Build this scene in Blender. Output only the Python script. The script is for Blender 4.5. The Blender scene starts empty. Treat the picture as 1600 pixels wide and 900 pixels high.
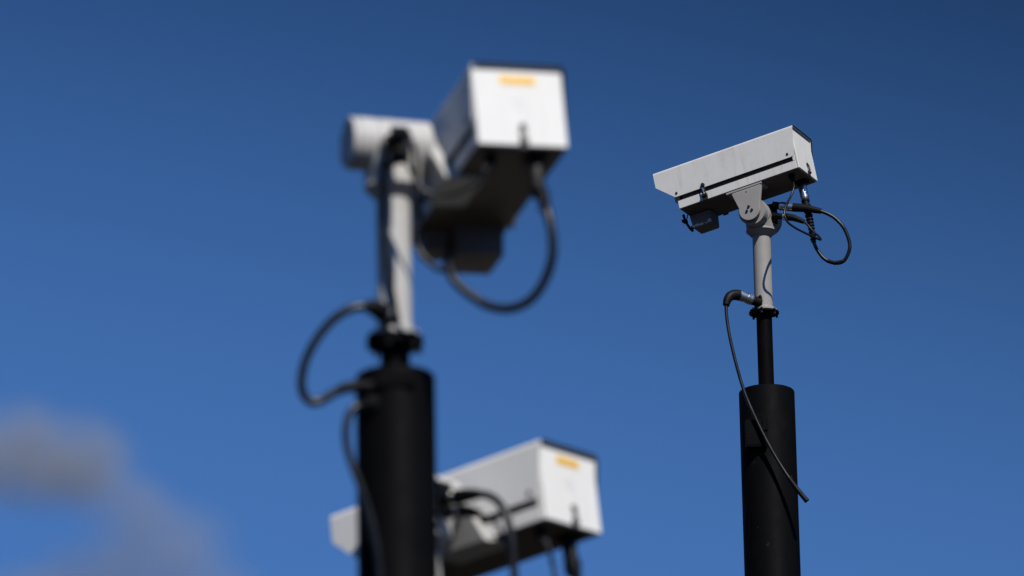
import bpy, bmesh, math, random
from mathutils import Vector, Matrix
from math import radians, sin, cos, pi

random.seed(4)
S = bpy.context.scene
C = S.collection

# ------------------------------------------------------------------ camera
F_PX, EYE, ELEV, ROLL = 9000.0, Vector((0, 0, 1.6)), 0.3051, -0.0192
_fw = Vector((0, cos(ELEV), sin(ELEV)))
_rt0 = Vector((1, 0, 0))
_up0 = _rt0.cross(_fw)
RT = cos(ROLL) * _rt0 + sin(ROLL) * _up0
UP = -sin(ROLL) * _rt0 + cos(ROLL) * _up0
FW = _fw
cam = bpy.data.cameras.new('camera')
cam_o = bpy.data.objects.new('camera', cam)
C.objects.link(cam_o)
cam_o.matrix_world = Matrix(((RT.x, UP.x, -FW.x, EYE.x), (RT.y, UP.y, -FW.y, EYE.y), (RT.z, UP.z, -FW.z, EYE.z), (0, 0, 0, 1)))
cam.sensor_width = 36
cam.lens = F_PX / 1600 * 36
cam.clip_start, cam.clip_end = 0.1, 30000
cam.dof.use_dof = True
cam.dof.focus_distance = 17.95
cam.dof.aperture_fstop = 5.0
cam.dof.aperture_blades = 9
S.camera = cam_o

# ------------------------------------------------------------------ sky and sun
SKY_GAMMA, POLAR, SKY_HUE, SKY_SAT, SKY_VAL = 1.9, 1.0, .5, 1.04, 6.5
POLAR_POW = 2.5
SKY_TOP = (.68, 1.9, 5.15)
SUN_EL, SUN_AZ = radians(47), radians(180 - 23)          # azimuth clockwise from +Y
w = bpy.data.worlds.new('World')
S.world = w
w.use_nodes = True
nt = w.node_tree
nt.nodes.clear()
def wn(t, **k):
    n = nt.nodes.new(t)
    for a, b in k.items():
        setattr(n, a, b)
    return n
sky = wn('ShaderNodeTexSky', sky_type='NISHITA', sun_disc=False, sun_elevation=SUN_EL, sun_rotation=SUN_AZ,
         altitude=0, air_density=1.0, dust_density=0.3, ozone_density=2.0)
gm = wn('ShaderNodeGamma')                              # a deeper, clearer sky
gm.inputs[1].default_value = SKY_GAMMA
# light of the blue sky is polarised across the sun's direction: a polarising filter darkens it most at right angles to the sun
sun_dir = Vector((sin(SUN_AZ) * cos(SUN_EL), cos(SUN_AZ) * cos(SUN_EL), sin(SUN_EL)))
geo = wn('ShaderNodeTexCoord')
dt = wn('ShaderNodeVectorMath', operation='DOT_PRODUCT')
dt.inputs[1].default_value = sun_dir
def wmath(op, a, b=None):
    n = wn('ShaderNodeMath', operation=op)
    for i, v in enumerate((a, b)):
        if v is None:
            continue
        if isinstance(v, (int, float)):
            n.inputs[i].default_value = v
        else:
            nt.links.new(v, n.inputs[i])
    return n.outputs[0]
nrm = wn('ShaderNodeVectorMath', operation='NORMALIZE')
nt.links.new(geo.outputs['Generated'], nrm.inputs[0])
nt.links.new(nrm.outputs[0], dt.inputs[0])
c2 = wmath('MULTIPLY', dt.outputs['Value'], dt.outputs['Value'])
pol = wmath('POWER', wmath('SUBTRACT', 1.0, wmath('MULTIPLY', wmath('DIVIDE', wmath('SUBTRACT', 1.0, c2), wmath('ADD', 1.0, c2)), POLAR * .995)), POLAR_POW)
hs = wn('ShaderNodeHueSaturation')
hs.inputs['Hue'].default_value, hs.inputs['Saturation'].default_value = SKY_HUE, SKY_SAT
nt.links.new(wmath('MULTIPLY', pol, SKY_VAL), hs.inputs['Value'])
bg = wn('ShaderNodeBackground')
bg.inputs[1].default_value = 0.1
out = wn('ShaderNodeOutputWorld')
nt.links.new(sky.outputs[0], gm.inputs[0])
nt.links.new(gm.outputs[0], hs.inputs['Color'])
# soft shoulder: no channel of the sky rises past these values (evenly clear sky, no glare round the sun)
def shoulder(src):
    def vm(op, a, b):
        n = wn('ShaderNodeVectorMath', operation=op)
        for i, v in enumerate((a, b)):
            if isinstance(v, tuple):
                n.inputs[i].default_value = v
            else:
                nt.links.new(v, n.inputs[i])
        return n.outputs[0]
    q = vm('DIVIDE', src, SKY_TOP)
    d = vm('ADD', vm('MULTIPLY', q, q), (1, 1, 1))
    sx = wn('ShaderNodeSeparateXYZ')
    nt.links.new(d, sx.inputs[0])
    cx = wn('ShaderNodeCombineXYZ')
    for i in range(3):
        nt.links.new(wmath('SQRT', sx.outputs[i]), cx.inputs[i])
    return vm('DIVIDE', src, cx.outputs[0])
nt.links.new(shoulder(hs.outputs[0]), bg.inputs[0])
nt.links.new(bg.outputs[0], out.inputs[0])

sl = bpy.data.lights.new('sun', 'SUN')
sl.energy = 5.0
sl.angle = radians(0.53)
sl.color = (1.0, 0.955, 0.88)
so = bpy.data.objects.new('sun', sl)
C.objects.link(so)
sun_dir = Vector((sin(SUN_AZ) * cos(SUN_EL), cos(SUN_AZ) * cos(SUN_EL), sin(SUN_EL)))
so.rotation_euler = sun_dir.to_track_quat('Z', 'Y').to_euler()
so.location = (3, -3, 12)

S.view_settings.view_transform = 'Standard'
S.view_settings.look = 'None'
S.view_settings.exposure = 0
S.view_settings.gamma = 1
S.cycles.use_denoising = True

# ------------------------------------------------------------------ materials
def mat(name, base, rough=0.5, metal=0.0, var=0.0, scale=30.0, dirt=None, dirt_amt=0.0, streak=0.0, bump=0.0, chips=None, spec=0.5, coat=0.0):
    m = bpy.data.materials.new(name)
    m.use_nodes = True
    t = m.node_tree
    b = t.nodes['Principled BSDF']
    b.inputs['Roughness'].default_value = rough
    b.inputs['Metallic'].default_value = metal
    b.inputs['Specular IOR Level'].default_value = spec
    b.inputs['Coat Weight'].default_value = coat
    L = t.links.new
    tc = t.nodes.new('ShaderNodeTexCoord')
    def noise(sc, det=5, vec=None, ro=0.55):
        n = t.nodes.new('ShaderNodeTexNoise')
        n.inputs['Scale'].default_value = sc
        n.inputs['Detail'].default_value = det
        n.inputs['Roughness'].default_value = ro
        L(vec if vec else tc.outputs['Object'], n.inputs['Vector'])
        return n.outputs['Fac']
    def rng(src, a, bb, c, d):
        r = t.nodes.new('ShaderNodeMapRange')
        r.inputs[1].default_value, r.inputs[2].default_value, r.inputs[3].default_value, r.inputs[4].default_value = a, bb, c, d
        L(src, r.inputs[0])
        return r.outputs[0]
    def mix(fac, a, bcol):
        x = t.nodes.new('ShaderNodeMix')
        x.data_type = 'RGBA'
        L(fac, x.inputs[0])
        for s, v in ((6, a), (7, bcol)):
            if isinstance(v, tuple):
                x.inputs[s].default_value = (*v, 1)
            else:
                L(v, x.inputs[s])
        return x.outputs[2]
    c0 = tuple(x * (1 - var) for x in base)
    c1 = tuple(min(1, x * (1 + var)) for x in base)
    col = mix(rng(noise(scale), .3, .7, 0, 1), c0, c1)
    if dirt and dirt_amt:
        col = mix(rng(noise(scale * .55, 8, ro=.7), .56, .78, 0, dirt_amt), col, dirt)
        col = mix(rng(noise(scale * 9, 3), .68, .76, 0, dirt_amt * 1.3), col, dirt)
    if dirt and streak:
        mp = t.nodes.new('ShaderNodeMapping')
        mp.inputs['Scale'].default_value = (1, 1, .07)
        L(tc.outputs['Object'], mp.inputs['Vector'])
        col = mix(rng(noise(85, 4, mp.outputs[0]), .55, .75, 0, streak), col, dirt)
    if chips:
        col = mix(rng(noise(scale * 2.2, 6, ro=.65), .66, .69, 0, 1), col, chips)
    L(col, b.inputs['Base Color'])
    L(rng(noise(scale * 2), .3, .7, max(.02, rough - .07), rough + .09), b.inputs['Roughness'])
    if bump:
        bp = t.nodes.new('ShaderNodeBump')
        bp.inputs['Strength'].default_value = bump
        bp.inputs['Distance'].default_value = .0006
        L(noise(scale * 14, 3), bp.inputs['Height'])
        L(bp.outputs[0], b.inputs['Normal'])
    return m

DIRT = (.20, .165, .12)
M = dict(
    white=mat('white_paint', (.715, .705, .672), .5, spec=.10, var=.02, scale=16, dirt=DIRT, dirt_amt=.16, streak=.10),
    old_white=mat('weathered_white_paint', (.555, .547, .525), .52, spec=.12, var=.035, scale=14, dirt=DIRT, dirt_amt=.34, streak=.22, bump=.10),
    grey=mat('grey_paint', (.45, .44, .418), .5, spec=.22, var=.04, scale=18, dirt=DIRT, dirt_amt=.2, bump=.1),
    old_grey=mat('weathered_grey_paint', (.27, .257, .242), .52, spec=.22, var=.05, scale=22, dirt=(.12, .10, .08), dirt_amt=.3, bump=.14),
    box_grey=mat('chipped_dark_grey_paint', (.17, .165, .16), .55, spec=.2, var=.06, scale=25, dirt=DIRT, dirt_amt=.3, bump=.2),
    shade_brown=mat('shaded_brown_paint', (.13, .112, .095), .6, var=.12, scale=20, dirt=(.10, .08, .06), dirt_amt=.6, spec=.15),  # dark brown that paints in the shade under the housings
    casing=mat('dark_casing', (.03, .029, .028), .6, var=.1, scale=30),
    bare=mat('bare_primer', (.66, .62, .55), .6, var=.1, scale=60),
    black=mat('black_pole_paint', (.0030, .0030, .0036), .55, var=.12, scale=11, dirt=(.014, .012, .010), dirt_amt=.25, bump=.12, spec=.03, chips=(.016, .011, .008)),
    rubber=mat('black_rubber', (.006, .006, .0065), .5, var=.15, scale=30, bump=.08, spec=.12),
    sheath=mat('cable_sheath', (.007, .007, .0075), .33, var=.3, scale=14, dirt=(.03, .026, .022), dirt_amt=.4, spec=.32),
    steel=mat('steel', (.58, .57, .55), .28, metal=1, var=.06, scale=40, bump=.05),
    clip=mat('dark_plated_metal', (.022, .022, .022), .4, metal=.3, var=.2, scale=90),
    dark_clip=mat('black_connector', (.02, .02, .02), .5, var=.2, scale=90, spec=.2),
    yellow=mat('yellow_sticker', (.80, .47, .05), .45, var=.05, scale=40),
    print_=mat('grey_print', (.50, .36, .10), .5, var=.1, scale=60),
    faint=mat('faint_grey_print', (.62, .63, .66), .5, var=.05, scale=60),
    glass=mat('dark_window_glass', (.01, .012, .014), .06, spec=.6),
    ground=mat('paving', (.026, .024, .021), .9, var=.25, scale=2.0, dirt=(.04, .038, .035), dirt_amt=.5, spec=.1),
)

# ------------------------------------------------------------------ helpers
def hit(px, py, Y):
    """the point of the place at distance Y from the photographer seen at that spot of the photograph"""
    d = FW + RT * ((px - 800) / F_PX) - UP * ((py - 450) / F_PX)
    return EYE + d * (Y / d.y)
def to_px(P):
    v = P - EYE
    d = v.dot(FW)
    return 800 + F_PX * v.dot(RT) / d, 450 - F_PX * v.dot(UP) / d

def obj(name, bm, m, parent=None, smooth=True, bevel=0.0, seg=2, angle=38):
    me = bpy.data.meshes.new(name)
    bmesh.ops.recalc_face_normals(bm, faces=bm.faces[:])
    bm.to_mesh(me)
    bm.free()
    for mm in (m if isinstance(m, (list, tuple)) else [m]):
        me.materials.append(mm)
    o = bpy.data.objects.new(name, me)
    C.objects.link(o)
    if parent:
        o.parent = parent
    if smooth:
        for p in me.polygons:
            p.use_smooth = True
        me.set_sharp_from_angle(angle=radians(angle))
    if bevel:
        b = o.modifiers.new('bevel', 'BEVEL')
        b.width, b.segments, b.limit_method, b.angle_limit = bevel, seg, 'ANGLE', radians(30)
        b.harden_normals = True
    return o

def empty(name, loc, label, cat, group=None):
    o = bpy.data.objects.new(name, None)
    C.objects.link(o)
    o.empty_display_size = .1
    o.location = loc
    o['label'], o['category'] = label, cat
    if group:
        o['group'] = group
    return o

def NB():
    return bmesh.new()

def box(bm, x0, x1, y0, y1, z0, z1, mi=0, taper=0.0):
    v = []
    for z in (z0, z1):
        t = taper if z == z0 else 0
        for x, y in ((x0 + t, y0 + t), (x1 - t, y0 + t), (x1 - t, y1 - t), (x0 + t, y1 - t)):
            v.append(bm.verts.new((x, y, z)))
    for f in ((0, 3, 2, 1), (4, 5, 6, 7), (0, 1, 5, 4), (1, 2, 6, 5), (2, 3, 7, 6), (3, 0, 4, 7)):
        bm.faces.new([v[i] for i in f]).material_index = mi
    return bm

def frame_of(d):
    d = d.normalized()
    a = Vector((0, 0, 1)) if abs(d.z) < .9 else Vector((1, 0, 0))
    u = d.cross(a).normalized()
    return u, d.cross(u)

def lathe(bm, prof, o=Vector((0, 0, 0)), axis=Vector((0, 0, 1)), n=40, mi=0):
    """prof: (distance along axis, radius) pairs; closed ends"""
    u, v = frame_of(axis)
    ax = axis.normalized()
    rings = []
    for h, r in prof:
        if r < 1e-6:
            rings.append([bm.verts.new(o + ax * h)])
        else:
            rings.append([bm.verts.new(o + ax * h + (u * cos(2 * pi * k / n) + v * sin(2 * pi * k / n)) * r) for k in range(n)])
    for a, b in zip(rings, rings[1:]):
        for k in range(n):
            k2 = (k + 1) % n
            if len(a) == 1:
                f = [a[0], b[k], b[k2]]
            elif len(b) == 1:
                f = [a[k], a[k2], b[0]]
            else:
                f = [a[k], a[k2], b[k2], b[k]]
            bm.faces.new(f).material_index = mi
    for r in (rings[0], rings[-1]):
        if len(r) > 1:
            bm.faces.new(r).material_index = mi
    return bm

def spline(pts, per=10):
    P = [Vector(p) for p in pts]
    P = [P[0] * 2 - P[1]] + P + [P[-1] * 2 - P[-2]]
    out = []
    for i in range(1, len(P) - 2):
        a, b, c, d = P[i - 1:i + 3]
        for k in range(per):
            t = k / per
            out.append(.5 * ((2 * b) + (c - a) * t + (2 * a - 5 * b + 4 * c - d) * t * t + (3 * b - a - 3 * c + d) * t ** 3))
    out.append(P[-2])
    return out

def sweep(bm, path, r, n=14, mi=0):
    """round tube along path; r a number or a function of 0..1"""
    rf = r if callable(r) else (lambda t: r)
    d = (path[1] - path[0]).normalized()
    u, v = frame_of(d)
    rings = []
    N = len(path)
    for i, p in enumerate(path):
        d2 = (path[min(i + 1, N - 1)] - path[max(i - 1, 0)]).normalized()
        u = (u - d2 * u.dot(d2)).normalized()
        v = d2.cross(u)
        rr = rf(i / (N - 1))
        rings.append([bm.verts.new(p + (u * cos(2 * pi * k / n) + v * sin(2 * pi * k / n)) * rr) for k in range(n)])
    for a, b in zip(rings, rings[1:]):
        for k in range(n):
            k2 = (k + 1) % n
            bm.faces.new([a[k], a[k2], b[k2], b[k]]).material_index = mi
    bm.faces.new(rings[0]).material_index = mi
    bm.faces.new(rings[-1]).material_index = mi
    return bm

def prism_x(bm, poly, x0, x1, mi=0):
    a = [bm.verts.new((x0, y, z)) for y, z in poly]
    b = [bm.verts.new((x1, y, z)) for y, z in poly]
    n = len(poly)
    bm.faces.new(a).material_index = mi
    bm.faces.new(b[::-1]).material_index = mi
    for i in range(n):
        bm.faces.new([a[i], a[(i + 1) % n], b[(i + 1) % n], b[i]]).material_index = mi
    return bm

# ------------------------------------------------------------------ the ground
g = NB()
vs = [g.verts.new(p) for p in ((-6000, -6000, 0), (6000, -6000, 0), (6000, 6000, 0), (-6000, 6000, 0))]
g.faces.new(vs)
go = obj('ground', g, M['ground'], smooth=False)
go['kind'] = 'structure'

# ------------------------------------------------------------------ camera housing
W, H, LB, LH, H1, LC, HZ = .1586, .1413, .41, .4726, .048, .415, .0425

def make_housing(root, pos, yaw, pitch, roll, paint, sticker, under):
    Fv = Vector((sin(yaw) * cos(pitch), cos(yaw) * cos(pitch), -sin(pitch)))
    Rv = Vector((cos(yaw), -sin(yaw), 0))
    Uv = Rv.cross(Fv)
    Rv, Uv = cos(roll) * Rv - sin(roll) * Uv, sin(roll) * Rv + cos(roll) * Uv
    mw = Matrix(((Rv.x, Fv.x, Uv.x, pos.x), (Rv.y, Fv.y, Uv.y, pos.y), (Rv.z, Fv.z, Uv.z, pos.z), (0, 0, 0, 1)))
    # body: lower tray with the recessed box that stands in it
    b = NB()
    hw = W / 2 - .0006
    box(b, -hw, hw, .003, LB, .0012, .0275)
    box(b, -hw, hw, .003, .0118, .0275, H - .006)
    body = obj('housing', b, M[paint], root, bevel=.0012)
    body.matrix_local = Matrix.Translation(-root.location) @ mw
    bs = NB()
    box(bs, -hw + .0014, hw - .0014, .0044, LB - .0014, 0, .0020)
    obj('base_plate', bs, M['shade_brown'], body, smooth=False)  # thin dark sheet deepening the shade below the tray
    ib = NB()
    box(ib, -hw + .013, hw - .013, .0122, LB - .012, .0277, H - .012)
    obj('inner_casing', ib, M['casing'], body, bevel=.001)  # dark colour deepens the hood's shade in the side slots
    # hood: folded sheet over both sides and the top, open below
    hb, rear_rim = NB(), []
    def skin(off):
        """outer (off 0) or inner skin of the folded sheet: two side panels, two folds, the top"""
        x, T, c = W / 2 + .0012 - off, H + .0030 - off, .0072 - off * .45
        zr = H - .028
        ys = lambda z: 0.0020 - .0125 * (z - HZ - .016) / (H + .003 - HZ - .016)      # slanting rear edge
        low = [(.0020, HZ + .016), (.0026, HZ + .007), (.0075, HZ + .0015), (.0150, HZ), (LC, HZ), (LH, H - H1)]
        fold = [(x - c + c * sin(a), T - c + c * cos(a)) for a in [pi / 2 * k / 3 for k in (3, 2, 1, 0)]]
        L = [hb.verts.new((-x, y, z)) for y, z in low]
        Rr = [hb.verts.new((x, y, z)) for y, z in low]
        fr = [hb.verts.new((-fx, LH, fz)) for fx, fz in fold] + [hb.verts.new((fx, LH, fz)) for fx, fz in fold[::-1]]
        re = [hb.verts.new((-fx, ys(fz), fz)) for fx, fz in fold] + [hb.verts.new((fx, ys(fz), fz)) for fx, fz in fold[::-1]]
        fs = [hb.faces.new(L + [fr[0], re[0]]), hb.faces.new(Rr[::-1] + [re[-1], fr[-1]])]
        for k in range(len(fr) - 1):
            fs.append(hb.faces.new([fr[k], fr[k + 1], re[k + 1], re[k]]))
        if off == 0:
            rear_rim[:] = [v.co + Vector((-.001 * (1 if v.co.x > 0 else -1), -.0006, -.001)) for v in re[2:]] + [v.co + Vector((-.001, -.0006, 0)) for v in (Rr[0], Rr[1])]
        return L + fr + Rr[::-1] + re[::-1], fs
    rim_o, _ = skin(0)
    rim_i, _ = skin(.0022)
    for k in range(len(rim_o)):
        k2 = (k + 1) % len(rim_o)
        hb.faces.new([rim_o[k], rim_o[k2], rim_i[k2], rim_i[k]])
    hood = obj('hood', hb, M[paint], body, smooth=False)
    et = NB()
    rr = [v for v in rear_rim]
    sweep(et, rr, .0021, 8)
    obj('edge_trim', et, M['rubber'], hood)
    # rear door
    r = NB()
    box(r, -hw + .0012, hw - .0012, -.0045, .0022, .0006, H - .0003)
    obj('rear_panel', r, M[paint], body, bevel=.0022, seg=3)
    # front window with its frame
    fr = NB()
    for x0, x1, z0, z1 in ((-.066, -.05, .030, .126), (.05, .066, .030, .126), (-.05, .05, .030, .042), (-.05, .05, .112, .126)):
        box(fr, x0, x1, LB - .0118, LB - .004, z0, z1)
    obj('window_frame', fr, M['rubber'], body, bevel=.001)
    gl = NB()
    box(gl, -.0498, .0498, LB - .0116, LB - .008, .0422, .1118)
    obj('window', gl, M['glass'], body, bevel=.0004)
    # over-centre latches: left side, right side, rear
    def latch(mtx):
        l = NB()
        box(l, -.0085, .0085, -.005, 0, -.006, .012)           # keeper foot
        lathe(l, [(-.0085, .0062), (.0085, .0062)], Vector((0, -.0045, .010)), Vector((1, 0, 0)), 12)
        box(l, -.0065, -.0035, -.0085, -.0055, .010, .041)      # wire bail
        box(l, .0035, .0065, -.0085, -.0055, .010, .041)
        box(l, -.0065, .0065, -.0085, -.0055, .041, .044)
        box(l, -.0048, .0048, -.0052, 0, .038, .050)            # hook on the hood
        lathe(l, [(-.0055, .0066), (0, .0066)], Vector((0, 0, .046)), Vector((0, 1, 0)), 14)
        box(l, -.0016, .0022, -.0115, -.0085, .018, .033, mi=1)  # bright lever
        for v in l.verts:
            v.co = mtx @ v.co
        obj('latch', l, [M['clip'], M['steel']], body, bevel=.0006, seg=1)
    latch(Matrix.Translation((-W / 2 - .0010, .317, .004)) @ Matrix.Rotation(-pi / 2, 4, 'Z'))
    latch(Matrix.Translation((W / 2 + .0010, .317, .004)) @ Matrix.Rotation(pi / 2, 4, 'Z'))
    latch(Matrix.Translation((.001, -.0046, -.001)) @ Matrix.Scale(.78, 4))
    # screws of the hood
    for sx in (-1, 1):
        for y, z in ((.0245, HZ + .0125), (LC - .007, HZ + .0115)):
            s = NB()
            lathe(s, [(0, .0042), (.0016, .0042), (.003, .0026), (.0031, 0)], Vector((sx * (W / 2 + .001), y, z)), Vector((sx, 0, 0)), 14)
            obj('screw', s, M['clip'], body)
    # glands below the rear end
    gl1 = NB()
    lathe(gl1, [(.001, .0105), (-.010, .0105), (-.012, .0085), (-.020, .0075), (-.022, .005)], Vector((-.045, .037, 0)), n=20)
    obj('gland', gl1, M['rubber'], body)
    gl2 = NB()
    lathe(gl2, [(.001, .0185), (-.007, .0185), (-.0072, .0135), (-.017, .0135)], Vector((.032, .035, 0)), n=24)
    box(gl2, .012, .052, .015, .055, -.0045, -.0005)
    obj('gland', gl2, M['rubber'], body)
    cn = NB()
    lathe(cn, [(-.0165, .0125), (-.018, .0132), (-.044, .0132), (-.045, .0120), (-.0475, .0120), (-.0485, .0138), (-.058, .0138), (-.060, .0118), (-.066, .0112)], Vector((.032, .035, 0)), n=28)
    obj('connector', cn, M['steel' if under else 'dark_clip'], body)
    # washer box below the front, paint chipped along its lower edge
    wb = NB()
    if under:
        box(wb, -.008, .067, .336, .408, -.047, -.0006, taper=.003)
    else:
        box(wb, -.020, .067, .322, .413, -.052, -.0006, taper=.003)
        lathe(wb, [(-.0515, .026), (-.0535, .024), (-.0540, 0)], Vector((.022, .365, 0)), n=28)
    wo = obj('washer_box', wb, M['box_grey' if under else 'shade_brown'], body, bevel=.006, seg=3)  # side-mounted units get the box colour darkened as if shaded
    if not under:
        wm = NB()
        box(wm, -.070, -.0185, .340, .411, -.036, -.0008, taper=.010)
        obj('wiper_motor', wm, M['shade_brown'], body, bevel=.003)
    rv = random.Random(3)
    for (y0, y1, z0, z1) in () if not under else ((.338, .352, -.0440, -.0325), (.352, .362, -.0445, -.041), (.366, .384, -.0445, -.0375), (.380, .396, -.0445, -.0360), (.396, .405, -.0440, -.0365)):
        k = NB()
        pts = []
        for q in range(11):
            an = 2 * pi * q / 11
            rr = .72 + .5 * rv.random()
            pts.append(((y0 + y1) / 2 + cos(an) * rr * (y1 - y0) / 2, (z0 + z1) / 2 + sin(an) * rr * (z1 - z0) / 2))
        prism_x(k, pts, -.00685, -.0035)
        obj('paint_chip', k, M['bare'], wo, smooth=False)
    wp = NB()
    sweep(wp, [Vector((.02, .405, -.030)), Vector((.02, .416, -.033))], .0065, 12)
    sweep(wp, spline([(.02, .414, -.045), (.018, .421, -.034), (.005, .427, -.012), (-.012, .424, .006)], 6), .0045, 8)
    box(wp, -.018, .002, .418, .432, -.020, -.011)
    sweep(wp, spline([(.010, .4135, .060), (.008, .4135, .02), (.004, .424, -.012)], 6), .002, 6)
    obj('wiper', wp, M['rubber'], body, bevel=.001, seg=1)
    if sticker:
        st = NB()
        box(st, -.031, .031, -.0052, -.0044, .1105, .1255)
        so_ = obj('sticker', st, M['yellow'], body, smooth=False)
        pr = NB()
        for i in range(7):
            x = -.026 + i * .0076
            box(pr, x, x + .0048 + .002 * (i % 2), -.0055, -.0050, .1165, .1190)
        obj('print', pr, M['print_'], so_, smooth=False)
        fp = NB()
        for i in range(3):
            box(fp, -.011, .010 - .004 * (i % 2), -.0049, -.0043, .082 - i * .008, .0845 - i * .008)
        obj('print', fp, M['faint'], body, smooth=False)
    return body, mw

def bracket_under(root, mw, paint):
    """rounded plate hanging from the left edge, as on the right-hand camera"""
    b = NB()
    x0, x1 = -.0790, -.0670
    box(b, x0 + .0015, -.020, .128, .250, -.0075, -.0008)                   # flange under the tray
    cy, cz, r = .185, -.079, .035
    pts = [(.130, -.0110), (.232, -.0110)]
    for k in range(15):
        an = radians(22) - radians(206) * k / 14
        pts.append((cy + cos(an) * r, cz + sin(an) * r))
    prism_x(b, pts, x0, x1)
    box(b, x0 + .003, x1 + .003, .134, .228, -.0118, -.0070)
    o = obj('bracket', b, M[paint], root, bevel=.0014)
    o.matrix_local = Matrix.Translation(-root.location) @ mw
    for dy, dz in ((.0, .010), (-.008, -.004), (.009, -.003)):
        s = NB()
        lathe(s, [(0, .0043), (.004, .0043), (.005, .003)], Vector((x0 + .0005, cy + dy - .001, cz + dz)), Vector((-1, 0, 0)), 6)
        obj('bolt', s, [M['clip']], o, smooth=False)
    s = NB()
    lathe(s, [(0, .0022), (.001, .0022)], Vector((x0 + .0005, .183, -.0195)), Vector((-1, 0, 0)), 8)
    obj('screw', s, M['clip'], o)
    return mw @ Vector((.010, cy, cz))

PZ = .072
def bracket_side(root, mw, paint):
    """the same plate the other way up: it rises from the left edge to the head beside the housing"""
    b = NB()
    cy, cz, r = .172, PZ, .036
    x0, x1 = -.0980, -.0780
    box(b, x1 - .004, -.030, .112, .232, -.0085, -.0010)
    pts = [(.226, -.0085), (.116, -.0085)]
    for k in range(15):
        an = radians(200) - radians(220) * k / 14
        pts.append((cy + cos(an) * r, cz + sin(an) * r))
    prism_x(b, pts, x0, x1)
    for v in b.verts:                                                        # the plate leans out to the head
        if v.co.z > .0:
            v.co.x -= .030 * min(v.co.z / .085, 1.1)
    o = obj('bracket', b, M[paint], root, bevel=.003, seg=3)
    o.matrix_local = Matrix.Translation(-root.location) @ mw
    for dy, dz in ((.0, .010), (-.008, -.004), (.009, -.003)):
        s = NB()
        lathe(s, [(0, .0043), (.004, .0043), (.005, .003)], Vector((x1 - .0015 - .030 * (cz + dz) / .085, cy + dy, cz + dz)), Vector((1, 0, 0)), 6)
        obj('bolt', s, M['clip'], o, smooth=False)
    return mw @ Vector((-.168, cy, cz))

def make_head(root, piv, yaw, side, drop, paint):
    """pan and tilt head; side = which end carries the bracket (-1 left, 1 right)"""
    mw = Matrix.Translation(piv - root.location) @ Matrix.Rotation(-yaw, 4, 'Z')
    b = NB()
    xa, xb = (-.066, .058)
    R = .0445
    if side < 0:
        xa, xb = -.074, .058
    ax = Vector((1, 0, 0))
    lathe(b, [(xa, R), (xa + .030, R), (xa + .031, R - .0022), (xa + .034, R - .0022), (xa + .035, R),
              (xb, R)], Vector((0, 0, 0)), ax, 48)
    # neck: square under the barrel, round at the turning ring
    n = 48
    top, bot = [], []
    zt, zb = -.012, -drop + .020
    for k in range(n):
        an = 2 * pi * k / n
        c_, s_ = cos(an), sin(an)
        q = (abs(c_) ** 6 + abs(s_) ** 6) ** (-1 / 6)
        top.append(b.verts.new((c_ * q * .0455, s_ * q * .0430, zt)))
        bot.append(b.verts.new((c_ * .0465, s_ * .0465, zb)))
    for k in range(n):
        b.faces.new([top[k], top[(k + 1) % n], bot[(k + 1) % n], bot[k]])
    b.faces.new(top)
    b.faces.new(bot[::-1])
    o = obj('pan_tilt_head', b, M[paint], root, angle=30)
    o.matrix_local = mw
    rg = NB()
    lathe(rg, [(zb - .0005, .0400), (zb - .001, .0475), (zb - .008, .0478), (-drop - .002, .0340), (-drop - .0045, .030)], n=48)
    obj('turning_ring', rg, M[paint], o, angle=25)
    # end cap away from the bracket
    cp = NB()
    e, d = (xa, -1) if side > 0 else (xb, 1)
    lathe(cp, [(-.001, .0415), (.0035, .0415), (.0040, .0440), (.0105, .0440), (.0120, .0420), (.0121, 0)], Vector((e, 0, 0)), Vector((d, 0, 0)), 40)
    obj('end_cap', cp, M[paint], o, angle=25)
    for k in range(6):
        an = 2 * pi * (k + .5) / 6
        s = NB()
        lathe(s, [(0, .003), (.0028, .003)], Vector((e + d * .0115, cos(an) * .0360, sin(an) * .0360)), Vector((d, 0, 0)), 8)
        obj('bolt', s, M['clip'], o)
    # socket plate on the rear of the neck
    sp = NB()
    zo = 0 if side < 0 else -.014
    box(sp, -.016, .016, -.0500, -.030, -.026 + zo, .034 + zo)
    obj('socket_plate', sp, M['rubber'], o, bevel=.002)
    for sx in (-.0125, .0125):
        for z in (-.022, .004, .030):
            s = NB()
            lathe(s, [(0, .0022), (.002, .0022)], Vector((sx, -.0498, z + zo)), Vector((0, -1, 0)), 8)
            obj('screw', s, M['steel'], o)
    return o, mw

def plug(root, pts, r, name='connector', silver=(.25, .55)):
    """cable plug along pts (root space): dark socket, bright collar, dark boot tapering to the cable"""
    P = spline(pts, 14)
    n = len(P)
    b = NB()
    def cut(a, z, rr, mi):
        i0, i1 = int(a * (n - 1)), max(int(z * (n - 1)), int(a * (n - 1)) + 1)
        sweep(b, P[i0:i1 + 1], rr, 18, mi)
    a, z = silver
    cut(0, a + .02, r * .92, 1)
    cut(a, (a + z) / 2 - .04, r * 1.08, 0)
    cut((a + z) / 2 - .05, (a + z) / 2 + .03, r * .95, 0)
    cut((a + z) / 2 + .02, z, r * 1.06, 0)
    cut(z - .02, 1, lambda t: r * (1.08 - .42 * t ** 1.6), 1)
    return obj(name, b, [M['steel'], M['rubber']], root, angle=45)

def cable(root, pts, r, m='sheath', name='cable', per=12, parent=None):
    b = NB()
    sweep(b, spline(pts, per), r, 14)
    return obj(name, b, M[m], parent or root)

def rib_boot(root, pts, r, turns=11):
    P = spline(pts, 40)
    b = NB()
    sweep(b, P, lambda t: r * (1 - .28 * t) * (1 + .16 * math.copysign(abs(sin(t * turns * 2 * pi)) ** .5, sin(t * turns * 2 * pi))), 16)
    return obj('boot', b, M['rubber'], root, angle=60)

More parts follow.
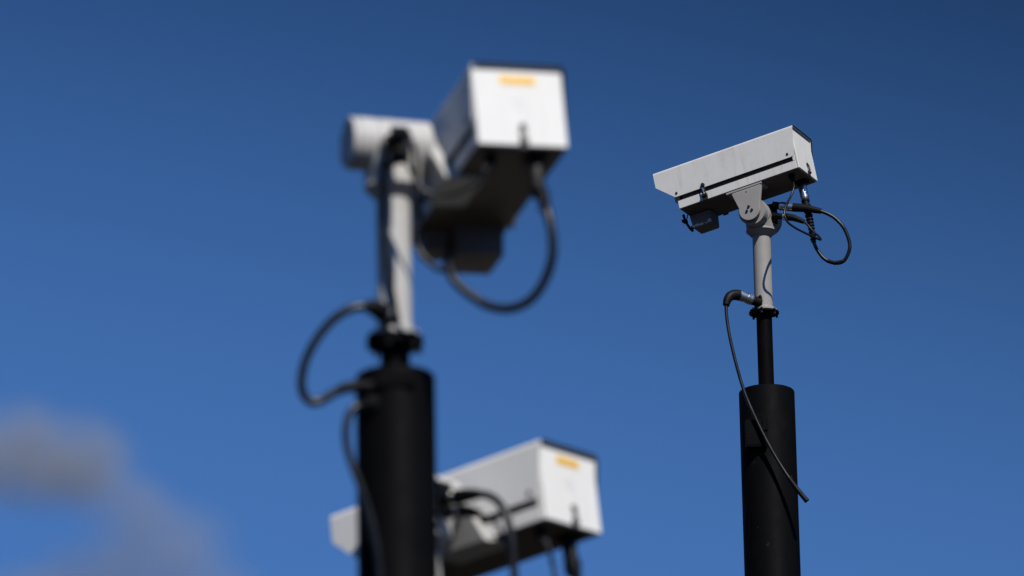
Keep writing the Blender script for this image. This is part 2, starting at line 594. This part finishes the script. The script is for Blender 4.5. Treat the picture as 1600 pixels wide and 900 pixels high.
# ------------------------------------------------------------------ pole
def make_pole(axis_xy, zs, rp, paint, label, group):
    """zs: ring bottom, tube foot, flange bottom, pole top (world heights)"""
    X, Y = axis_xy
    z_ring, z_tube, z_fl, z_top = zs
    root = empty('camera_pole', (X, Y, 0), label, 'pole', group)
    t = NB()
    lathe(t, [(z_tube, .0285), (z_ring + .004, .0285)], n=48)
    tube = obj('mast_tube', t, M[paint], root)
    cl = NB()
    lathe(cl, [(z_tube - .002, .0405), (z_tube + .0060, .0405), (z_tube + .0125, .0300), (z_tube + .012, .0284)], n=48)
    obj('collar', cl, M[paint], root)
    fl = NB()
    lathe(fl, [(z_tube - .0022, .0455), (z_tube - .0030, .0470), (z_fl + .002, .0470), (z_fl + .001, .0460), (z_fl, .040), (z_fl - .001, .0300)], n=48)
    fo = obj('flange', fl, M['black'], root)
    for k in range(6):
        an = 2 * pi * (k + .3) / 6
        bl = NB()
        lathe(bl, [(z_fl - .007, .0028), (z_fl - .005, .0043), (z_fl - .001, .0043), (z_fl, .0025), (z_tube - .0025, .0025), (z_tube - .002, .0040), (z_tube + .0015, .0040), (z_tube + .0022, .003)], Vector((cos(an) * .0425, sin(an) * .0425, 0)), n=6)
        obj('bolt', bl, M['clip'], fo, smooth=False)
    nk = NB()
    lathe(nk, [(z_top - .004, .0245), (z_fl + .001, .0245)], n=40)
    obj('neck', nk, M['black'], root)
    pl = NB()
    b = .010
    prof = [(0.02, rp)] + [(z_top - b + b * sin(a) * .8, rp - b + b * cos(a)) for a in (0, .4, .8, 1.2, 1.5)] + [(z_top - b + b * .8 + .004, .030), (z_top - b + b * .8 + .0045, .0)]
    lathe(pl, prof, n=72)
    obj('pole', pl, M['black'], root)
    bp = NB()
    lathe(bp, [(0.002, rp * 2.1), (.016, rp * 2.1), (.020, rp * 2.05), (.021, rp * 1.01)], n=48)
    bo = obj('base_plate', bp, M['black'], root)
    for k in range(4):
        an = pi / 4 + pi / 2 * k
        bl = NB()
        lathe(bl, [(.0205, .013), (.036, .013), (.040, .008), (.052, .008)], Vector((cos(an) * rp * 1.65, sin(an) * rp * 1.65, 0)), n=6)
        obj('bolt', bl, M['steel'], bo, smooth=False)
    return root

GC, GP = 'surveillance cameras on poles', 'black poles carrying the surveillance cameras'
def start(label, pos, yaw, pitch, roll, under, paint, grey, sticker):
    Fh = Vector((sin(yaw), cos(yaw), 0))
    Rh = Vector((cos(yaw), -sin(yaw), 0))
    guess = pos + (Rh * .01 + Fh * .18 if under else Rh * -.168 + Fh * .17)
    root = empty('surveillance_camera', guess, label, 'camera', GC)
    body, mw = make_housing(root, pos, yaw, pitch, roll, paint, sticker, under)
    piv = (bracket_under if under else bracket_side)(root, mw, grey)
    return root, mw, piv

def rel(root, L3):
    return [hit(x, y, Y) - root.location for x, y, Y in L3]

# ================================================================== right-hand camera, in focus
rR, mR, pvR = start('weathered grey-white box camera in sharp focus on the right-hand pole',
                    Vector((.930, 17.068, 5.727)) + Vector((0, 0, EYE.z)), -1.148, .1803, .004, True, 'old_white', 'old_grey', False)
YR = pvR.y
pvR = Vector((hit(1189, 345, YR).x, YR, pvR.z))
print('R pivot px', to_px(pvR))
make_head(rR, pvR, -1.148, -1, .060, 'old_grey')
def zR(py, px=1192): return hit(px, py, YR).z
pR = make_pole((pvR.x, YR), (pvR.z - .060, zR(486.5), zR(491.5), zR(610)), .0865, 'old_grey',
               'thick black pole with a loose cable hanging over its front, right side', GP)
# plugs on the rear of the head
plug(rR, rel(rR, [(1208, 320.5, YR - .035), (1232, 323.5, YR - .055), (1258, 325.5, YR - .07), (1283, 330, YR - .085)]), .0128, silver=(.17, .45))
plug(rR, rel(rR, [(1208, 337, YR - .035), (1224, 338.5, YR - .05), (1240, 340.5, YR - .06), (1256, 346.5, YR - .07)]), .0108, silver=(.34, .46))
gB = mR @ Vector((.032, .035, -.064)) - rR.location
rib_boot(rR, [gB, *rel(rR, [(1264.5, 340, YR - .06), (1268, 358, YR - .065), (1271.5, 378, YR - .07)])], .0118)
cable(rR, rel(rR, [(1268, 355, YR - .065), (1271.5, 378, YR - .07), (1278, 392, YR - .072), (1289, 405, YR - .075), (1304, 411, YR - .08), (1318, 408, YR - .085), (1326.5, 393, YR - .09), (1327, 378, YR - .09),
                   (1319, 357, YR - .09), (1306, 342, YR - .088), (1293, 334, YR - .086), (1279, 329, YR - .084)]), .0058)
bnd = NB()
sweep(bnd, [p for p in rel(rR, [(1293.5, 407.8, YR - .076), (1304, 411, YR - .08), (1317, 408.6, YR - .085)])], .0066, 12)
obj('tape', bnd, M['rubber'], rR)
gA = mR @ Vector((-.045, .037, -.018)) - rR.location
cable(rR, [gA, *rel(rR, [(1240.5, 292, YR - .125), (1236, 306, YR - .14), (1228.5, 320, YR - .165), (1225.5, 334, YR - .18), (1230, 346, YR - .18), (1241, 355, YR - .165), (1256, 363, YR - .15), (1271, 370, YR - .13),
                         (1282, 374.5, YR - .11), (1279, 369, YR - .095), (1270, 361, YR - .085), (1262, 351.5, YR - .077), (1254, 345.5, YR - .07)])], .0036)
# mast: elbow plug and the loose cable hanging past the pole
c_ = lambda L3: rel(pR, L3)
fb = NB()
q = hit(1187, 473, YR - .028) - pR.location
for dz in (-.0195, .0195):
    lathe(fb, [(-.004, .0042), (.006, .0042)], q + Vector((.001, -.004, dz)), Vector((.25, -1, 0)), 8)
box(fb, q.x - .016, q.x + .008, q.y - .005, q.y + .012, q.z - .020, q.z + .020)
obj('socket_plate', fb, M['rubber'], pR, bevel=.002)
plug(pR, c_([(1188, 473.5, YR - .030), (1178, 470, YR - .040), (1165, 465, YR - .052), (1152, 461, YR - .062), (1142.5, 462, YR - .072), (1137, 468, YR - .08), (1134.5, 477, YR - .085)]), .0158, silver=(.22, .48))
cable(pR, c_([(1135, 470, YR - .083), (1134.5, 480, YR - .086), (1136, 500, YR - .09), (1141, 530, YR - .095), (1151, 572, YR - .10), (1163, 612, YR - .105), (1178, 648, YR - .11), (1198, 689, YR - .115),
              (1218, 724, YR - .12), (1238, 754, YR - .125), (1258, 779, YR - .13)]), .0052)
be = NB()
sweep(be, c_([(1233, 747, YR - .1238), (1246, 765, YR - .127), (1258, 779.5, YR - .13), (1261, 783, YR - .131)]), lambda t: .0068 + .0016 * t, 14)
obj('cable_end', be, M['rubber'], pR)
bt = NB()
sweep(bt, c_([(1259.2, 780.0, YR - .134), (1261.0, 782.0, YR - .1350)]), .0036, 12)
obj('cable_tip', bt, M['steel'], pR)
jb = NB()
qj = hit(1183, 677, YR - .086) - pR.location
box(jb, qj.x - .036, qj.x + .030, qj.y - .014, qj.y + .05, qj.z - .046, qj.z + .040)
box(jb, qj.x - .033, qj.x + .027, qj.y - .0155, qj.y - .014, qj.z - .041, qj.z + .020)
box(jb, qj.x + .016, qj.x + .034, qj.y - .019, qj.y - .010, qj.z + .005, qj.z + .043)
obj('junction_box', jb, M['black'], pR, bevel=.003)

# ================================================================== left camera, large and out of focus
rL, mL, pvL = start('large blurred white box camera with yellow sticker, highest in the picture, on left pole',
                    Vector((.022, 8.953, 3.062)) + Vector((0, 0, EYE.z)), -.3105, .1028, -.0387, False, 'white', 'grey', True)
YL = pvL.y
print('L pivot px', to_px(pvL))
pvL = Vector((hit(614, 300, YL).x, YL, hit(612, 229, YL).z))
make_head(rL, pvL, -.3105, 1, .087, 'grey')
def zL(py, px=617): return hit(px, py, YL).z
pL = make_pole((pvL.x, YL), (pvL.z - .087, zL(526), zL(544), zL(583)), .0655, 'grey',
               'black pole in the left foreground with cable loops on its left side', GP)
plug(rL, rel(rL, [(604, 226, YL - .05), (612, 221, YL - .075), (624, 214, YL - .105), (637, 213, YL - .13)]), .0128, silver=(.2, .4))
plug(rL, rel(rL, [(606, 252, YL - .05), (614, 249, YL - .07), (624, 246, YL - .09), (634, 250, YL - .11)]), .0108, silver=(.4, .5))
gB = mL @ Vector((.032, .035, -.064)) - rL.location
rib_boot(rL, [gB, *rel(rL, [(847, 303, YL - .17), (852, 330, YL - .18)])], .0118, 8)
cable(rL, [gB, *rel(rL, [(847, 303, YL - .17), (855, 330, YL - .18), (862, 362, YL - .185), (863, 400, YL - .185), (851, 438, YL - .18), (829, 468, YL - .175), (798, 482, YL - .17), (764, 478, YL - .165), (735, 461, YL - .16),
                         (715, 444, YL - .155), (705, 430, YL - .15), (702, 415, YL - .14)])], .0080)
cable(rL, rel(rL, [(634, 213, YL - .125), (644, 224, YL - .135), (649, 250, YL - .13), (648, 300, YL - .125), (647, 345, YL - .125), (652, 385, YL - .125), (670, 410, YL - .13), (690, 422, YL - .135), (704, 418, YL - .14)]), .0050)
gA = mL @ Vector((-.045, .037, -.018)) - rL.location
cable(rL, [gA, *rel(rL, [(760, 262, YL - .12), (748, 282, YL - .12), (722, 298, YL - .115), (690, 306, YL - .11), (660, 296, YL - .11), (646, 276, YL - .11), (637, 256, YL - .11), (630, 249, YL - .10)])], .0030)
cable(rL, rel(rL, [(602, 238, YL - .055), (598, 270, YL - .058), (599, 310, YL - .05), (597, 345, YL - .036), (600, 380, YL - .034), (606, 420, YL - .034), (614, 465, YL - .035), (621, 505, YL - .036)]), .0055, parent=rL)  # black cable standing in for a shadow stripe down the tube
c_ = lambda L3: rel(pL, L3)
fb = NB()
q = hit(608, 496, YL - .029) - pL.location
box(fb, q.x - .012, q.x + .014, q.y - .006, q.y + .012, q.z - .019, q.z + .019)
obj('socket_plate', fb, M['rubber'], pL, bevel=.002)
plug(pL, c_([(610, 497, YL - .030), (602, 492, YL - .045), (592, 485, YL - .06), (582, 480, YL - .07), (573, 479, YL - .078)]), .0148, silver=(.3, .4))
cable(pL, c_([(580, 479, YL - .073), (566, 479, YL - .08), (545, 484, YL - .085), (520, 500, YL - .088), (496, 528, YL - .09), (478, 562, YL - .09), (471, 594, YL - .088), (474, 615, YL - .086), (486, 628, YL - .084),
              (502, 626, YL - .08), (522, 614, YL - .076), (545, 605, YL - .07), (575, 604, YL - .06)]), .0076)
bo = NB()
sweep(bo, spline(c_([(522, 614, YL - .076), (540, 606, YL - .072), (560, 604, YL - .064), (582, 606, YL - .05)]), 8), lambda t: .0075 + .005 * t, 14)
obj('boot', bo, M['rubber'], pL)
cable(pL, c_([(575, 634, YL - .055), (562, 634, YL - .066), (549, 642, YL - .072), (541, 664, YL - .076), (541, 692, YL - .078), (548, 720, YL - .078), (560, 752, YL - .078), (575, 795, YL - .076), (588, 850, YL - .074), (594, 905, YL - .07),
              (598, 1000, YL - .066), (600, 1150, YL - .064)]), .0064)
gd = NB()
lathe(gd, [(0, .017), (.014, .017), (.018, .012), (.026, .011)], hit(588, 634, YL - .045) - pL.location, Vector((-.8, -.6, .1)), 20)
obj('gland', gd, M['rubber'], pL)
mk = NB()
box(mk, -.033, .033, -.0680, -.045, zL(622), zL(600))
obj('clamp_block', mk, M['black'], pL, bevel=.003)

# ================================================================== lower camera behind the left pole
rB, mB, pvB = start('blurred white box camera at the bottom of the picture, partly hidden behind the black pole',
                    Vector((.097, 9.671, 2.608)) + Vector((0, 0, EYE.z)), -.8937, .1005, -.0118, False, 'white', 'grey', True)
YB = pvB.y
print('B pivot px', to_px(pvB))
pvB.x -= .012
make_head(rB, pvB, -.8937, 1, .087, 'grey')
d0 = [pvL.z - zL(526), pvL.z - zL(544), pvL.z - zL(583)]
pB = make_pole((pvB.x, YB), (pvB.z - .087, pvB.z - d0[0], pvB.z - d0[1], pvB.z - d0[2]), .0655, 'grey',
               'black pole just behind the left foreground pole, only its grey top section in view', GP)
plug(rB, rel(rB, [(692, 779, YB - .05), (712, 777, YB - .07), (730, 774, YB - .09), (748, 772, YB - .11)]), .0128, silver=(.3, .4))
plug(rB, rel(rB, [(692, 803, YB - .05), (712, 800, YB - .065), (730, 799, YB - .08), (748, 803, YB - .095)]), .0108, silver=(.4, .5))
gB = mB @ Vector((.032, .035, -.064)) - rB.location
rib_boot(rB, [gB, *rel(rB, [(897, 880, YB - .13), (902, 915, YB - .135)])], .0125, 9)
cable(rB, [gB, *rel(rB, [(897, 880, YB - .13), (904, 930, YB - .14), (906, 985, YB - .15), (890, 1030, YB - .155), (860, 1050, YB - .155), (828, 1030, YB - .155), (812, 985, YB - .15), (806, 930, YB - .15), (803, 885, YB - .148), (799, 840, YB - .145),
                         (791, 805, YB - .14), (778, 784, YB - .13), (762, 774, YB - .12), (744, 772, YB - .108)])], .0072)
gA = mB @ Vector((-.045, .037, -.018)) - rB.location
cable(rB, [gA, *rel(rB, [(855, 850, YB - .14), (864, 885, YB - .145), (870, 930, YB - .15), (858, 965, YB - .15), (832, 965, YB - .15), (809, 930, YB - .142), (801, 885, YB - .135), (790, 845, YB - .125), (773, 817, YB - .11), (745, 802, YB - .093)])], .0038)

# ================================================================== cloud, far off
DC = 3000.0
CP = hit(120, 800, DC)
cl_bl = [  # photo x, y, radius across, radius up, weight
    (35, 715, 135, 120, 1.0), (130, 722, 125, 100, .95), (-70, 735, 150, 115, .9), (90, 760, 150, 70, .7), (195, 800, 120, 85, .5), (265, 850, 150, 100, .5), (170, 890, 170, 90, .5), (310, 930, 150, 100, .5),
    (50, 930, 150, 75, .55), (-120, 830, 140, 110, .6), (190, 990, 230, 110, .6), (-10, 1010, 220, 110, .6)]
bm = NB()
scl = DC / F_PX
cents = []
for x, y, rx, ry, wt in cl_bl:
    p = hit(x, y, DC) - CP
    p.y += random.uniform(-12, 12)
    cents.append((p, rx * scl, ry * scl, wt))
    mtx = Matrix.Translation(p) @ Matrix.Diagonal((rx * scl * 1.02, rx * scl * 1.02, ry * scl * 1.02, 1))
    bmesh.ops.create_icosphere(bm, subdivisions=3, radius=1.0, matrix=mtx)
cm = bpy.data.materials.new('cloud_vapour')
cm.use_nodes = True
t = cm.node_tree
t.nodes.clear()
def tn(k, **kw):
    n = t.nodes.new(k)
    for a_, b_ in kw.items():
        setattr(n, a_, b_)
    return n
tc = tn('ShaderNodeTexCoord')
acc = None
for p, rx, ry, wt in cents:
    s1 = tn('ShaderNodeVectorMath', operation='SUBTRACT')
    s1.inputs[1].default_value = p
    t.links.new(tc.outputs['Object'], s1.inputs[0])
    s2 = tn('ShaderNodeVectorMath', operation='MULTIPLY')
    s2.inputs[1].default_value = (1 / rx, 1 / rx, 1 / ry)
    t.links.new(s1.outputs[0], s2.inputs[0])
    s3 = tn('ShaderNodeVectorMath', operation='LENGTH')
    t.links.new(s2.outputs[0], s3.inputs[0])
    mr = tn('ShaderNodeMapRange', interpolation_type='SMOOTHERSTEP')
    mr.inputs[1].default_value, mr.inputs[2].default_value, mr.inputs[3].default_value, mr.inputs[4].default_value = 1.0, 0.0, 0.0, wt
    t.links.new(s3.outputs['Value'], mr.inputs[0])
    if acc is None:
        acc = mr.outputs[0]
    else:
        ad = tn('ShaderNodeMath', operation='ADD')
        t.links.new(acc, ad.inputs[0])
        t.links.new(mr.outputs[0], ad.inputs[1])
        acc = ad.outputs[0]
ns = tn('ShaderNodeTexNoise')
ns.inputs['Scale'].default_value = .034
ns.inputs['Detail'].default_value = 4
ns.inputs['Roughness'].default_value = .5
t.links.new(tc.outputs['Object'], ns.inputs['Vector'])
nr = tn('ShaderNodeMapRange')
nr.inputs[1].default_value, nr.inputs[2].default_value, nr.inputs[3].default_value, nr.inputs[4].default_value = .32, .68, .5, 1.3
t.links.new(ns.outputs['Fac'], nr.inputs[0])
ml = tn('ShaderNodeMath', operation='MULTIPLY')
t.links.new(acc, ml.inputs[0])
t.links.new(nr.outputs[0], ml.inputs[1])
md = tn('ShaderNodeMath', operation='MULTIPLY')
md.inputs[1].default_value = .029
t.links.new(ml.outputs[0], md.inputs[0])
pv = tn('ShaderNodeVolumePrincipled')
pv.inputs['Color'].default_value = (.96, .935, .90, 1)
pv.inputs['Anisotropy'].default_value = .3
t.links.new(md.outputs[0], pv.inputs['Density'])
mo = tn('ShaderNodeOutputMaterial')
t.links.new(pv.outputs[0], mo.inputs['Volume'])
co = obj('cloud', bm, cm, smooth=True)
co.location = CP
rm = co.modifiers.new('remesh', 'REMESH')
rm.mode, rm.voxel_size = 'VOXEL', 3.0
co['label'], co['category'] = 'soft thin grey cloud drifting in the lower left of the blue sky', 'cloud'
